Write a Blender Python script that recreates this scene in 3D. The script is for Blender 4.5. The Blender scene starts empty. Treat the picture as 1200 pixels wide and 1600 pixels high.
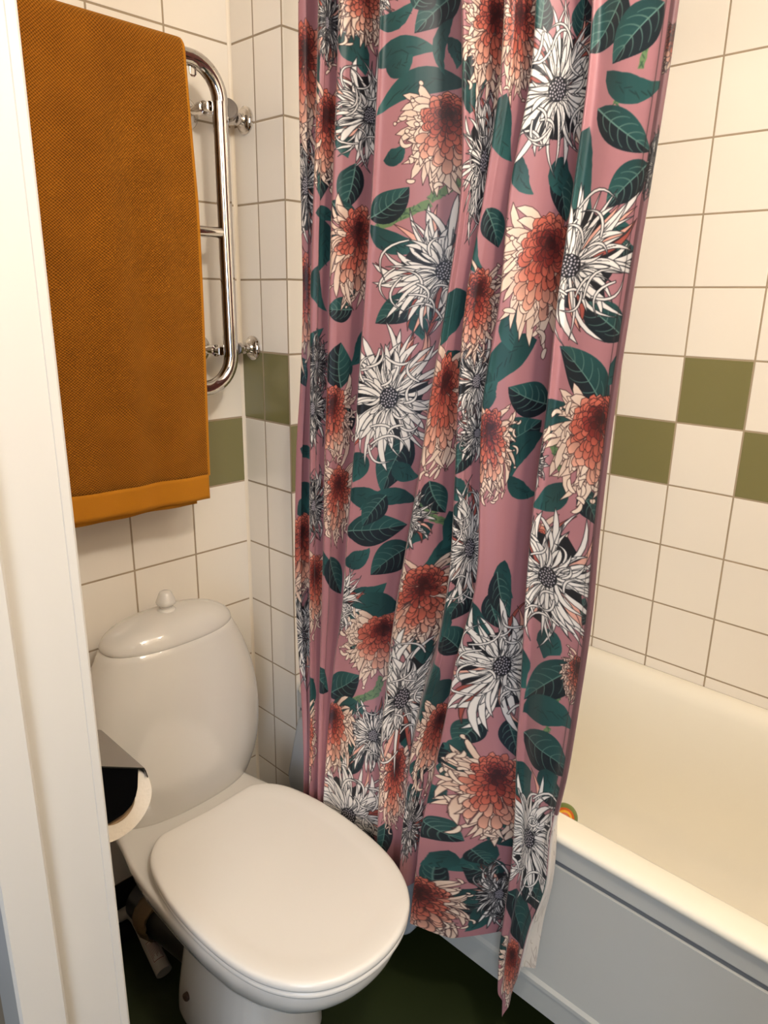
import bpy, bmesh, math, random
import numpy as np
from mathutils import Vector, Matrix

# ------------------------------------------------------------ camera, world, light, exposure
SC = bpy.context.scene
COL = SC.collection
H = 1.45                                   # eye height above the floor
CAM = (-0.9762, -1.3783, H)
YAW, PIT, ROLL = 0.8100, -0.2864, 0.0160
def camera():
    f = Vector((math.sin(YAW)*math.cos(PIT), math.cos(YAW)*math.cos(PIT), math.sin(PIT)))
    r = Vector((math.cos(YAW), -math.sin(YAW), 0)); u = r.cross(f)
    c, s = math.cos(ROLL), math.sin(ROLL)
    R, U = c*r+s*u, -s*r+c*u
    cd = bpy.data.cameras.new('camera'); o = bpy.data.objects.new('camera', cd); COL.objects.link(o)
    o.matrix_world = Matrix(((R.x, U.x, -f.x, CAM[0]), (R.y, U.y, -f.y, CAM[1]), (R.z, U.z, -f.z, CAM[2]), (0, 0, 0, 1)))
    cd.sensor_fit = 'VERTICAL'; cd.sensor_height = 36; cd.sensor_width = 27
    cd.lens = 36*1128.23/1600; cd.clip_start = .02
    SC.camera = o
camera()
W = bpy.data.worlds.new('world'); SC.world = W; W.use_nodes = True
W.node_tree.nodes['Background'].inputs[0].default_value = (.55, .68, 1, 1)
W.node_tree.nodes['Background'].inputs[1].default_value = .10
def light(name, kind, loc, energy, col, size=None, size_y=None, aim=None):
    l = bpy.data.lights.new(name, kind); l.energy = energy; l.color = col
    if kind == 'AREA':
        l.size = size
        if size_y: l.shape = 'RECTANGLE'; l.size_y = size_y
    else: l.shadow_soft_size = size
    o = bpy.data.objects.new(name, l); COL.objects.link(o); o.location = loc
    if aim: o.rotation_euler = (Vector(aim)-Vector(loc)).to_track_quat('-Z', 'Y').to_euler()
    return o
light('door_side_lamp_light', 'POINT', (-.60, -1.50, 2.18), 28.5, (1, .925, .83), .06)
light('ceiling_lamp_light', 'POINT', (.0, -1.60, 2.18), 8, (1, .925, .83), .05)
light('hall_fill_light', 'AREA', (-1.75, -1.75, 1.95), 12, (1, .91, .80), .8, .8, (-.3, -.6, .7))  # added warm fill for the low areas, not a known lamp
light('hall_daylight', 'AREA', (-2.3, -2.3, 1.15), 22, (.60, .76, 1), .7, 1.1, (-.3, -.6, .5))
SC.view_settings.view_transform = 'Standard'; SC.view_settings.look = 'None'
SC.view_settings.exposure = 0.17; SC.view_settings.gamma = 1; SC.view_settings.use_curve_mapping = False

# ------------------------------------------------------------ helpers
def lin(c):
    return tuple((x/12.92 if x <= .04045 else ((x+.055)/1.055)**2.4) for x in [v/255 for v in c])+(1,)
def mat(name, rgb, rough=.5, metal=0, coat=0, spec=.5, noise=0, nscale=8, bump=0, bscale=60, sss=0):
    m = bpy.data.materials.new(name); m.use_nodes = True; nt = m.node_tree; b = nt.nodes['Principled BSDF']
    b.inputs['Base Color'].default_value = lin(rgb); b.inputs['Roughness'].default_value = rough
    b.inputs['Metallic'].default_value = metal; b.inputs['Coat Weight'].default_value = coat
    b.inputs['Coat Roughness'].default_value = .04; b.inputs['Specular IOR Level'].default_value = spec
    tc = nt.nodes.new('ShaderNodeTexCoord')
    n = nt.nodes.new('ShaderNodeTexNoise'); n.inputs['Scale'].default_value = nscale; n.inputs['Detail'].default_value = 4
    nt.links.new(tc.outputs['Object'], n.inputs['Vector'])
    mx = nt.nodes.new('ShaderNodeMix'); mx.data_type = 'RGBA'
    c = lin(rgb); mx.inputs['A'].default_value = c
    mx.inputs['B'].default_value = tuple(max(0, v*(1-noise)) for v in c[:3])+(1,)
    nt.links.new(n.outputs['Fac'], mx.inputs['Factor']); nt.links.new(mx.outputs['Result'], b.inputs['Base Color'])
    if bump:
        n2 = nt.nodes.new('ShaderNodeTexNoise'); n2.inputs['Scale'].default_value = bscale; n2.inputs['Detail'].default_value = 3
        nt.links.new(tc.outputs['Object'], n2.inputs['Vector'])
        bp = nt.nodes.new('ShaderNodeBump'); bp.inputs['Strength'].default_value = bump; bp.inputs['Distance'].default_value = .002
        nt.links.new(n2.outputs['Fac'], bp.inputs['Height']); nt.links.new(bp.outputs['Normal'], b.inputs['Normal'])
    return m
M = dict(
    tile=mat('glazed_cream_tile', (241, 231, 216), .16, coat=.4, noise=.05, nscale=3, bump=.12, bscale=9),
    green=mat('glazed_green_tile', (124, 118, 76), .18, coat=.4, noise=.05, nscale=3, bump=.12, bscale=9),
    grout=mat('tile_grout', (168, 148, 122), .9, noise=.15, nscale=30),
    caulk=mat('white_sealant', (240, 226, 204), .35, noise=.04),
    vinyl=mat('dark_green_vinyl', (38, 46, 14), .5, noise=.25, nscale=5, bump=.1, bscale=40),
    vinyldark=mat('near_black_vinyl_cove', (18, 18, 14), .5, noise=.2),
    ceiling=mat('white_ceiling_paint', (235, 230, 220), .8, noise=.03),
    hall=mat('hall_paint', (120, 105, 90), .8, noise=.03),
    doorpaint=mat('white_door_paint', (202, 196, 186), .32, noise=.03, nscale=4, bump=.1, bscale=14),
    porcelain=mat('white_porcelain', (222, 216, 206), .07, coat=.6, noise=.03, nscale=2),
    seat=mat('white_seat_plastic', (236, 230, 220), .26, noise=.02),
    enamel=mat('cream_enamel', (238, 230, 212), .10, coat=.5, noise=.03, nscale=2),
    panel=mat('grey_white_bath_panel', (190, 189, 182), .35, noise=.04),
    groove_shade=mat('panel_groove_shade', (112, 114, 116), .5, noise=.05),
    chrome=mat('chrome', (214, 210, 206), .07, metal=1, noise=.03),
    brushed=mat('brushed_steel', (150, 144, 140), .26, metal=1, noise=.08, nscale=40),
    black=mat('black_lacquered_metal', (10, 9, 12), .12, spec=.3, noise=.2),
    paper=mat('toilet_paper', (240, 226, 206), .95, noise=.06, nscale=60, bump=.5, bscale=200),
    card=mat('cardboard_core', (176, 146, 108), .9, noise=.2, nscale=40),
    pvc=mat('grey_white_pipe_plastic', (186, 180, 168), .35, noise=.06),
    sticker=mat('white_pipe_sticker', (206, 198, 188), .5, noise=.05),
    stickerred=mat('brown_red_print', (112, 52, 38), .6, noise=.05),
    ink=mat('black_print_and_hole_shade', (24, 22, 22), .6, noise=.05),
    darkpipe=mat('dark_grey_outlet_plastic', (44, 42, 38), .3, noise=.2),
    tape=mat('yellowed_sealing_tape', (128, 104, 70), .6, noise=.5, nscale=30, bump=.8, bscale=60),
    board=mat('light_grey_board_plastic', (176, 178, 178), .35, noise=.04),
    screw=mat('brown_screw_cap', (84, 60, 44), .4, noise=.2),
    tgreen=mat('ball_green', (112, 128, 62), .4, noise=.1), tyel=mat('ball_yellow', (232, 170, 30), .4, noise=.1),
    torg=mat('ball_orange', (206, 92, 14), .4, noise=.1),
    hem=mat('mauve_hem_thread', (150, 92, 96), .6, noise=.1),
)
def link(name, me, parent=None, loc=None):
    o = bpy.data.objects.new(name, me); COL.objects.link(o)
    if parent: o.parent = parent
    if loc: o.location = loc
    return o
def tag(o, label=None, cat=None, group=None, kind=None):
    if label: o['label'] = label
    if cat: o['category'] = cat
    if group: o['group'] = group
    if kind: o['kind'] = kind
    return o
def thing(name, label, cat, loc=(0, 0, 0), group=None):
    o = bpy.data.objects.new(name, None); COL.objects.link(o); o.location = loc; o.empty_display_size = .05
    bpy.context.view_layer.update()
    return tag(o, label, cat, group)
class MB:
    """collects vertices and faces in world coordinates"""
    def __init__(s): s.v = []; s.f = []; s.m = []; s.mats = []
    def mi(s, m):
        if m not in s.mats: s.mats.append(m)
        return s.mats.index(m)
    def add(s, vs, fs, m):
        k = len(s.v); s.v += [tuple(v) for v in vs]; s.f += [tuple(i+k for i in f) for f in fs]; s.m += [s.mi(m)]*len(fs)
    def box(s, a, b, m, bev=0):
        x0, y0, z0 = a; x1, y1, z1 = b
        bm = bmesh.new(); bmesh.ops.create_cube(bm, size=1)
        for v in bm.verts: v.co = Vector(((x0+x1)/2+v.co.x*(x1-x0), (y0+y1)/2+v.co.y*(y1-y0), (z0+z1)/2+v.co.z*(z1-z0)))
        if bev: bmesh.ops.bevel(bm, geom=bm.edges[:], offset=bev, segments=3, profile=.5, affect='EDGES')
        s.bm(bm, m)
    def bm(s, bm, m):
        bm.verts.index_update()
        s.add([v.co for v in bm.verts], [[v.index for v in f.verts] for f in bm.faces], m); bm.free()
    def rings(s, R, m, closed=True, cap0=False, cap1=False):
        """R: list of equally long rings of points"""
        n = len(R[0]); vs = [p for r in R for p in r]; fs = []
        for i in range(len(R)-1):
            for j in range(n if closed else n-1):
                a = i*n+j; b = i*n+(j+1) % n; fs.append((a, b, b+n, a+n))
        if cap0: fs.append(tuple(range(n))[::-1])
        if cap1: fs.append(tuple((len(R)-1)*n+j for j in range(n)))
        s.add(vs, fs, m)
    def tube(s, pts, r, m, n=20, caps=True, closed=False):
        pts = [Vector(p) for p in pts]; R = []; k = len(pts); up = None
        for i, p in enumerate(pts):
            t = (pts[(i+1) % k]-pts[i-1]) if closed else (pts[min(i+1, k-1)]-pts[max(i-1, 0)])
            t.normalize()
            if up is None: up = t.orthogonal().normalized()
            else: up = (up-t*up.dot(t)).normalized()
            w = t.cross(up); rr = r[i] if isinstance(r, (list, tuple)) else r
            R.append([p+(up*math.cos(a)+w*math.sin(a))*rr for a in [2*math.pi*j/n for j in range(n)]])
        if closed: R.append(R[0])
        s.rings(R, m, True, caps and not closed, caps and not closed)
    def lathe(s, o, axis, prof, m, n=32, caps=True):
        """prof: (radius, distance along axis)"""
        o = Vector(o); a = Vector(axis).normalized(); u = a.orthogonal().normalized(); w = a.cross(u)
        R = [[o+a*d+(u*math.cos(t)+w*math.sin(t))*max(r, 1e-5) for t in [2*math.pi*j/n for j in range(n)]] for r, d in prof]
        s.rings(R, m, True, caps, caps)
    def build(s, name, parent=None, smooth=True, angle=40, base=None):
        bpy.context.view_layer.update()
        off = Vector(parent.matrix_world.translation) if parent else Vector(base or (0, 0, 0))
        me = bpy.data.meshes.new(name)
        me.from_pydata([tuple(Vector(v)-off) for v in s.v], [], s.f)
        for m in s.mats: me.materials.append(M[m] if isinstance(m, str) else m)
        me.polygons.foreach_set('material_index', s.m); me.update()
        bm = bmesh.new(); bm.from_mesh(me); bmesh.ops.recalc_face_normals(bm, faces=bm.faces); bm.to_mesh(me); bm.free()
        if smooth:
            me.polygons.foreach_set('use_smooth', [True]*len(me.polygons)); me.set_sharp_from_angle(angle=math.radians(angle))
        o = link(name, me, parent)
        if not parent: o.location = off
        return o
bpy.context.view_layer.update()

# ------------------------------------------------------------ the room
ZT = H-.1141                                # upper edge of the upper green row
def tiled(name, org, ux, uvals, z0, z1, green, nrm, top=None):
    """wall plane through org; ux = unit vector along the wall, uvals = joint positions; green(col,row)"""
    mb = MB(); org = Vector(org); ux = Vector(ux); n = Vector(nrm); up = Vector((0, 0, 1))
    zs = [ZT-.15*k for k in range(-8, 10)]
    zs = [z for z in zs if z0-1e-3 <= z <= z1+1e-3]; zs = sorted(zs)
    if zs[0] > z0+.02: zs = [z0]+zs
    if zs[-1] < z1-.02: zs = zs+[z1]
    a, b = uvals[0], uvals[-1]
    P = lambda u, z, d: org+ux*u+up*z+n*d
    a += .0006; b -= .0006
    mb.add([P(a, z0, 0), P(b, z0, 0), P(b, z1, 0), P(a, z1, 0), P(a, z0, -.08), P(b, z0, -.08), P(b, z1, -.08), P(a, z1, -.08)],
           [(0, 1, 2, 3), (4, 7, 6, 5), (0, 4, 5, 1), (3, 2, 6, 7), (0, 3, 7, 4), (1, 5, 6, 2)], 'grout')
    g = .0020; c = .0014; h = .0007
    for i in range(len(uvals)-1):
        for j in range(len(zs)-1):
            u0, u1, v0, v1 = uvals[i]+g, uvals[i+1]-g, zs[j]+g, zs[j+1]-g
            row = round((ZT-zs[j+1])/.15) if zs[j+1] <= ZT+1e-3 else -1
            m = 'green' if row in (0, 1) and green(i, row) else 'tile'
            vs = [P(u0, v0, 0), P(u1, v0, 0), P(u1, v1, 0), P(u0, v1, 0),
                  P(u0, v0, h*.5), P(u1, v0, h*.5), P(u1, v1, h*.5), P(u0, v1, h*.5),
                  P(u0+c, v0+c, h), P(u1-c, v0+c, h), P(u1-c, v1-c, h), P(u0+c, v1-c, h)]
            mb.add(vs, [(8, 9, 10, 11), (0, 1, 5, 4), (1, 2, 6, 5), (2, 3, 7, 6), (3, 0, 4, 7), (4, 5, 9, 8), (5, 6, 10, 9), (6, 7, 11, 10), (7, 4, 8, 11)], m)
    o = mb.build(name, smooth=False); tag(o, kind='structure'); return o
XR, YQ, XL, YF, ZC = .7024, -.1655, -.68, -1.95, 2.30
uL = [XL]+[-.1481-.15*k for k in (3, 2, 1, 0)]+[0]
tiled('wall_back', (0, 0, 0), (1, 0, 0), uL, .136, ZC, lambda i, r: (r == 1) == ((len(uL)-2-i) % 2 == 0), (0, -1, 0))
uP = [YQ, -.0775, 0]
tiled('wall_pillar', (0, 0, 0), (0, 1, 0), uP, .136, ZC, lambda i, r: r == 0, (-1, 0, 0))
uQ = [0.0]+[.10+.15*k for k in range(4)]+[XR]
tiled('wall_pillar_front', (0, YQ, 0), (1, 0, 0), uQ, .136, ZC, lambda i, r: (r == 1) == (i % 2 == 0), (0, -1, 0))
uR = [YF]+[-.5643-.15*k for k in range(9, -3, -1)]+[YQ]
tiled('wall_right', (XR, 0, 0), (0, 1, 0), uR, .136, ZC, lambda i, r: (r == 1) == ((10-i) % 2 == 1), (-1, 0, 0))
uW = [XL]+[XL+.08+.15*k for k in range(8)]+[XR]
tiled('wall_front', (0, YF, 0), (1, 0, 0), uW, .136, ZC, lambda i, r: (r+i) % 2 == 0, (0, 1, 0))
YD0, YD1 = -.655, -1.64                     # door opening
tiled('wall_left', (XL, 0, 0), (0, 1, 0), [YD0+.012, -.60, -.45, -.30, -.15, 0], .136, ZC, lambda i, r: (r+i) % 2 == 0, (1, 0, 0))
tiled('wall_left_near', (XL, 0, 0), (0, 1, 0), [YF, -1.80, YD1-.012], .136, ZC, lambda i, r: (r+i) % 2 == 0, (1, 0, 0))
mb = MB(); mb.box((-3.2, -3.2, -.06), (XR+.1, .1, 0), 'vinyl'); tag(mb.build('floor', smooth=False), kind='structure')
mb = MB(); mb.box((XL-.08, YF-.08, ZC), (XR+.1, .1, ZC+.06), 'ceiling'); tag(mb.build('ceiling', smooth=False), kind='structure')
def cove(name, a, b, n):
    mb = MB(); a = Vector(a); b = Vector(b); n = Vector(n)
    pr = [(-.02, 0), (-.02, .136), (.003, .136), (.003, .03), (.008, .013), (.02, .004), (.034, .001), (.034, 0)]
    mb.rings([[a+n*d+Vector((0, 0, z)) for d, z in pr], [b+n*d+Vector((0, 0, z)) for d, z in pr]], 'vinyldark', True, True, True)
    tag(mb.build(name), kind='structure')
cove('baseboard_back', (XL, 0, 0), (0, 0, 0), (0, -1, 0))
cove('baseboard_pillar', (0, 0, 0), (0, YQ, 0), (-1, 0, 0))
cove('baseboard_pillar_front', (0, YQ, 0), (XR, YQ, 0), (0, -1, 0))
cove('baseboard_right', (XR, YQ, 0), (XR, YF, 0), (-1, 0, 0))
cove('baseboard_left', (XL, YD0, 0), (XL, 0, 0), (1, 0, 0))
mb = MB()
extr0 = [(-.007, .0), (-.007, -.0010), (-.004, -.0016), (-.002, -.0030), (-.0010, -.005), (0, -.005), (0, 0)]
mb.rings([[Vector((x, y, z)) for x, y in extr0] for z in (.14, ZC)], 'caulk', True, True, True); tag(mb.build('trim_1'), kind='structure')
# door frame, seen at the left edge
mb = MB()
def extr(mb, poly, z0, z1, m):
    mb.rings([[Vector((x, y, z0)) for x, y in poly], [Vector((x, y, z1)) for x, y in poly]], m, True, True, True)
extr(mb, [(XL, YD0+.004), (XL-.0006, YD0+.001), (XL-.003, YD0-.0005), (XL-.011, YD0), (XL-.0118, YD0+.0012), (XL-.0125, YD0+.001), (XL-.075, YD0+.001), (XL-.0765, YD0-.004), (XL-.078, YD0-.014), (XL-.081, YD0-.0165), (XL-.125, YD0-.017), (XL-.128, YD0-.014), (XL-.128, YD0+.05), (XL, YD0+.05)][::-1], 0, ZC, 'doorpaint')
tag(mb.build('trim_2', angle=15), kind='structure')
mb = MB(); mb.box((XL-.128, YD1-.05, 0), (XL, YD1+.0, ZC), 'doorpaint', .003); tag(mb.build('trim_3'), kind='structure')

# ------------------------------------------------------------ bathtub
def rrect(x0, x1, y0, y1, r, z, n=8):
    P = []
    for cx, cy, a0 in ((x1-r, y1-r, 0), (x0+r, y1-r, 90), (x0+r, y0+r, 180), (x1-r, y0+r, 270)):
        for k in range(n+1):
            a = math.radians(a0+90*k/n); P.append(Vector((cx+r*math.cos(a), cy+r*math.sin(a), z)))
    return P
TY0, TY1 = -1.80, YQ-.004
tub = thing('bathtub', 'cream enamelled bathtub along the right tiled wall with grey-white side panel', 'bathtub', (.35, -.98, 0))
mb = MB(); R = []
x1 = XR-.002
Z = .556
for dx, dz, r in [(.006, -.0115, .02), (-.001, -.012, .02), (-.004, -.010, .02), (-.0045, -.005, .02), (-.003, .0005, .02), (.002, .0035, .022), (.010, .0048, .03), (.03, .005, .05), (.05, .004, .06), (.062, -.004, .08), (.070, -.012, .10), (.076, -.028, .12), (.082, -.06, .14), (.092, -.14, .15), (.105, -.24, .15), (.125, -.32, .15), (.16, -.365, .14), (.22, -.385, .10), (.30, -.388, .04)]:
    k = max(0, dx-.05)
    xr = x1+.0-max(0, dx)*(.55 if dx <= .05 else .55)-(k*.45 if dx > .05 else 0)
    R.append(rrect(dx, min(xr, x1), TY0+max(dx, 0)*1.0+k*.5, TY1-max(dx, 0)*.8-k*.3, r, Z+dz))
mb.rings(R, 'enamel', True, False, True)
mb.build('basin', tub, angle=60)
mb = MB()
prof = [(.012, .5445), (.003, .5445), (.003, .504), (.004, .502), (.010, .5005), (.010, .4895), (.005, .488), (.005, .224), (.0045, .222), (-.001, .216), (-.0015, .208), (.001, .206), (.001, .152), (.003, .150), (.018, .150), (.018, .5445)]
for a, b in [(TY0+.01, TY1)]:
    mb.rings([[Vector((x, a, z)) for x, z in prof], [Vector((x, b, z)) for x, z in prof]], 'panel', True, True, True)
mb.add([(.0092, TY0+.01, .5012), (.0092, TY1, .5012), (.0092, TY1, .4892), (.0092, TY0+.01, .4892)], [(0, 1, 2, 3)], 'groove_shade')  # darker grey strip paints the shade inside the panel recess
mb.build('front_panel', tub, angle=25)
for yy in (-.45, -1.55):
    for xx in (.12, .56):
        mb = MB(); mb.lathe((xx, yy, 0), (0, 0, 1), [(.022, 0), (.022, .008), (.009, .012), (.009, .15), (.02, .155), (.02, .17)], 'darkpipe', 16); mb.build('foot', tub)

# ------------------------------------------------------------ toilet
AX = -.312
toilet = thing('toilet', 'white porcelain toilet with rounded tank, closed seat lid and button knob, against the back wall', 'toilet', (AX, -.38, 0))
def sup(cx, cy, a, b, z, n=2.34, k=64, back=1.):
    P = []
    for j in range(k):
        t = 2*math.pi*j/k; c, s = math.cos(t), math.sin(t)
        P.append(Vector((cx+a*math.copysign(abs(c)**(2/n), c), cy+b*math.copysign(abs(s)**(2/n), s)*(back if s > 0 else 1), z)))
    return P
TX, TYc, TA, TB, zb, zs_, zt, rs_, rb_, zm = -.2918, -.1126, .2014, .1021, .3976, .7791, .831, .7116, .8248, .5478
R = []
R.append(sup(TX, TYc, TA*.70, TB*.70, zb-.004, k=64)); R.append(sup(TX, TYc, TA*(rb_-.03), TB*(rb_-.03), zb-.001))
for i in range(31):
    z = zb+.002+(zs_-zb-.002)*i/30
    r = 1-(1-rs_)*((z-zm)/(zs_-zm))**2.2 if z > zm else 1-(1-rb_)*((zm-z)/(zm-zb))**2.4
    R.append(sup(TX, TYc, TA*r, TB*r, z, back=.987))
R.append(sup(TX, TYc, TA*(rs_-.012), TB*(rs_-.012), zs_+.0008)); R.append(sup(TX, TYc, TA*(rs_-.03), TB*(rs_-.04), zs_-.004))
mb = MB(); mb.rings(R, 'porcelain', True, True, True); mb.build('tank', toilet, angle=60)
R = [sup(TX, TYc, TA*(rs_-.04), TB*(rs_-.05), zs_-.003), sup(TX, TYc, TA*(rs_-.008), TB*(rs_-.010), zs_+.0012), sup(TX, TYc, TA*(rs_+.001), TB*(rs_+.001), zs_+.0032)]
for i in range(1, 15):
    t = i/14*math.pi/2; r = rs_*max(math.cos(t), .0)**.8
    R.append(sup(TX, TYc, max(TA*r, .002), max(TB*r, .001), zs_+.0032+(zt-zs_-.0032)*math.sin(t)))
mb = MB(); mb.rings(R, 'porcelain', True, True, True); lid0 = mb.build('tank_lid', toilet, angle=60)
mb = MB(); mb.lathe((-.292, -.1126, zt-.003), (0, 0, 1), [(.0185, 0), (.0187, .003), (.0165, .0055), (.0115, .007), (.0112, .010), (.0145, .0125), (.0190, .0165), (.0202, .0205), (.0192, .0235), (.0130, .0385), (.0112, .0415), (.0088, .0428), (.0001, .0432)], 'porcelain', 32)
mb.build('flush_knob', lid0, angle=50)
# bowl: sections along height; outline parameter u 0 (back) .. 1 (front)
top = [(-.018, .128), (-.10, .143), (-.18, .155), (-.25, .171), (-.32, .179), (-.42, .181), (-.50, .180), (-.58, .172), (-.64, .154), (-.685, .128), (-.715, .092), (-.733, .05), (-.740, 0.)]
low = [(-.20, .098), (-.22, .112), (-.26, .118), (-.30, .121), (-.34, .121), (-.38, .120), (-.43, .117), (-.47, .112), (-.50, .103), (-.52, .09), (-.535, .07), (-.545, .04), (-.55, 0.)]
def outline(base, hw, yb, yf, z, cx=AX, nfine=6):
    ys = np.array([p[0] for p in base]); ws = np.array([p[1] for p in base])
    t = (ys-ys[0])/(ys[-1]-ys[0]); wn = ws/ws.max()
    ang = np.linspace(0, 1, 40); tt = 1-(1-ang)**1.6
    # circular-ish interpolation near the front tip
    w2 = np.interp(tt, t, wn**2)**.5
    L = [Vector((cx-hw*w, yb+(yf-yb)*k, z)) for k, w in zip(tt, w2)]
    Rr = [Vector((cx+hw*w, yb+(yf-yb)*k, z)) for k, w in zip(tt, w2)]
    return L+Rr[::-1][1:]
def mixb(k): return [(a[0]*(1-k)+b[0]*k, a[1]*(1-k)+b[1]*k) for a, b in zip(top, low)]
R = [outline(top, .165, -.03, -.725, .401), outline(top, .176, -.022, -.736, .4045)]
R = [outline(top, .150, -.04, -.71, .4045), outline(top, .172, -.024, -.733, .4045), outline(top, .1800, -.019, -.7395, .4015), outline(top, .1815, -.018, -.741, .395), outline(top, .1815, -.018, -.741, .385), outline(top, .178, -.019, -.737, .370),
outline(top, .172, -.025, -.725, .350), outline(mixb(.1), .162, -.04, -.700, .325), outline(mixb(.3), .146, -.09, -.655, .298), outline(mixb(.5), .125, -.16, -.600, .272), outline(mixb(.8), .104, -.222, -.550, .246),
     outline(low, .093, -.250, -.522, .218), outline(low, .090, -.260, -.515, .185), outline(low, .097, -.262, -.516, .145), outline(low, .107, -.260, -.522, .10), outline(low, .114, -.258, -.528, .06), outline(low, .117, -.257, -.531, .03), outline(low, .118, -.257, -.532, .010), outline(low, .117, -.258, -.531, 0)]
mb = MB(); mb.rings(R, 'porcelain', True, True, True); bowl = mb.build('bowl', toilet, angle=70)
sub = bowl.modifiers.new('smooth', 'SUBSURF'); sub.levels = 1; sub.render_levels = 2
mb = MB(); mb.lathe((AX-.1115, -.318, .080), (-1, -.12, .12), [(.0085, -.004), (.0085, .003), (.007, .0045), (.0045, .0045), (.004, .002), (.0001, .002)], 'screw', 20); mb.build('floor_screw', bowl)
# outline of seat and lid, from the hinge edge to the front
half = [(0.0, -.262), (.085, -.258), (.108, -.259), (.128, -.270), (.148, -.292), (.163, -.322), (.174, -.365), (.1815, -.42), (.1835, -.48), (.181, -.54), (.174, -.595), (.161, -.643), (.140, -.685), (.112, -.717), (.078, -.738), (.040, -.750), (0, -.754)]
def smooth_closed(P, n):
    P = np.array(P); k = len(P); out = []
    for i in range(k):
        p0, p1, p2, p3 = P[i-1], P[i], P[(i+1) % k], P[(i+2) % k]
        for j in range(n):
            f = j/n; out.append(.5*((2*p1)+(-p0+p2)*f+(2*p0-5*p1+4*p2-p3)*f*f+(-p0+3*p1-3*p2+p3)*f**3))
    return np.array(out)
def seat_ring(off, z, sx=0):
    P = [(AX+x, y) for x, y in half]+[(AX-x, y) for x, y in half[-2:0:-1]]
    Q = smooth_closed(P, 4); c = Q.mean(0); T = np.roll(Q, -1, 0)-np.roll(Q, 1, 0); T /= np.linalg.norm(T, axis=1)[:, None]
    N = np.stack([T[:, 1], -T[:, 0]], 1)
    if ((Q+N*.01-c)**2).sum() < ((Q-c)**2).sum(): N = -N
    Q = Q+N*off
    return [Vector((x, y, z)) for x, y in Q]
mb = MB(); mb.rings([seat_ring(-.03, .4075), seat_ring(-.008, .4065), seat_ring(-.004, .408), seat_ring(-.002, .412), seat_ring(-.002, .418), seat_ring(-.005, .4215), seat_ring(-.02, .422)], 'seat', True, True, True); mb.build('seat', toilet, angle=60)
R = [seat_ring(-.02, .423), seat_ring(-.003, .4232), seat_ring(-.0005, .425), seat_ring(0, .428), seat_ring(0, .434), seat_ring(-.0015, .4375), seat_ring(-.004, .4395), seat_ring(-.009, .4406)]
last = R[-1]; cc = Vector((AX, -.5, .44))
for k, z in ((.94, .4409), (.88, .4407), (.84, .4398), (.80, .4395), (.55, .4397), (.3, .4398), (.02, .4398)): R.append([Vector((cc.x+(p.x-cc.x)*k, cc.y+(p.y-cc.y)*k, z)) for p in last])
mb = MB(); mb.rings(R, 'seat', True, True, True); mb.build('seat_lid', toilet, angle=60)
for sx in (-.075, .075):
    mb = MB(); mb.tube([(AX+sx-.02, -.264, .415), (AX+sx+.02, -.264, .415)], .0065, 'seat', 16); mb.build('hinge', toilet)

# outlet behind the toilet and loose drain pipe
outp = thing('toilet_outlet_pipe', 'dark grey waste connector with yellowed tape behind the toilet pedestal', 'pipe', (-.37, -.05, .12))
mb = MB(); mb.tube([(-.365, -.048, .105), (-.364, -.08, .105), (-.360, -.11, .10), (-.352, -.170, .10), (-.340, -.262, .10)], .050, 'darkpipe', 32); mb.build('connector', outp)
mb = MB(); rr = random.Random(3)
R = []
for i, (r, y) in enumerate([(.051, -.085), (.056, -.088), (.060, -.10), (.061, -.115), (.058, -.128), (.056, -.135), (.051, -.137)]):
    R.append([Vector((-.362+(r+rr.uniform(-.002, .002))*math.cos(a), y+rr.uniform(-.003, .003), .103+(r+rr.uniform(-.002, .002))*math.sin(a))) for a in [2*math.pi*j/36 for j in range(36)]])
mb.rings(R, 'tape'); mb.build('sealing_tape', outp)
dp = thing('drain_pipe', 'thin grey-white plastic drain pipe with open angled branch on the floor behind the toilet', 'pipe', (-.40, -.08, .02))
mb = MB(); mb.tube([(XL+.01, -.03, .075), (-.345, -.03, .078)], .0125, 'pvc', 20); mb.build('wall_run', dp)
mb = MB()
pth = [(-.425, -.030, .076), (-.408, -.031, .077), (-.397, -.037, .074), (-.391, -.050, .066), (-.391, -.075, .055), (-.395, -.115, .040), (-.402, -.185, .0195)]
R = []
def ringset(pts, r, n=24):
    pts = [Vector(p) for p in pts]; out = []; up = None
    for i, p in enumerate(pts):
        t = (pts[min(i+1, len(pts)-1)]-pts[max(i-1, 0)]).normalized()
        up = t.orthogonal().normalized() if up is None else (up-t*up.dot(t)).normalized(); w = t.cross(up)
        out.append([p+(up*math.cos(a)+w*math.sin(a))*r[i] for a in [2*math.pi*j/n for j in range(n)]])
    return out
ou = ringset(pth, [.0128, .0135, .0150, .0160, .0165, .0172, .0180]); inn = ringset(pth[::-1], [.0163, .0155, .015, .0145, .013, .012, .011])
mb.rings(ou, 'pvc'); ii = ringset([pth[-1], (-.3985, -.15, .0298), (-.3965, -.13, .0357)], [.0164, .016, .0155])
mb.rings([ou[-1]]+ii, 'pvc'); mb.rings([ii[-1], ringset([(-.3967, -.132, .035), (-.3965, -.13, .0357)], [.002, .001])[0]], 'ink', True, False, True)  # black disc paints the shade inside the pipe's open end
br = mb.build('angled_branch', dp, angle=50)
mb = MB()                                   # sticker wrapped on the upper side of the branch
a0 = Vector(pth[5]); a1 = Vector(pth[6]); t = (a1-a0).normalized(); side = t.cross(Vector((0, 0, 1))).normalized(); upv = side.cross(t).normalized()
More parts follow.
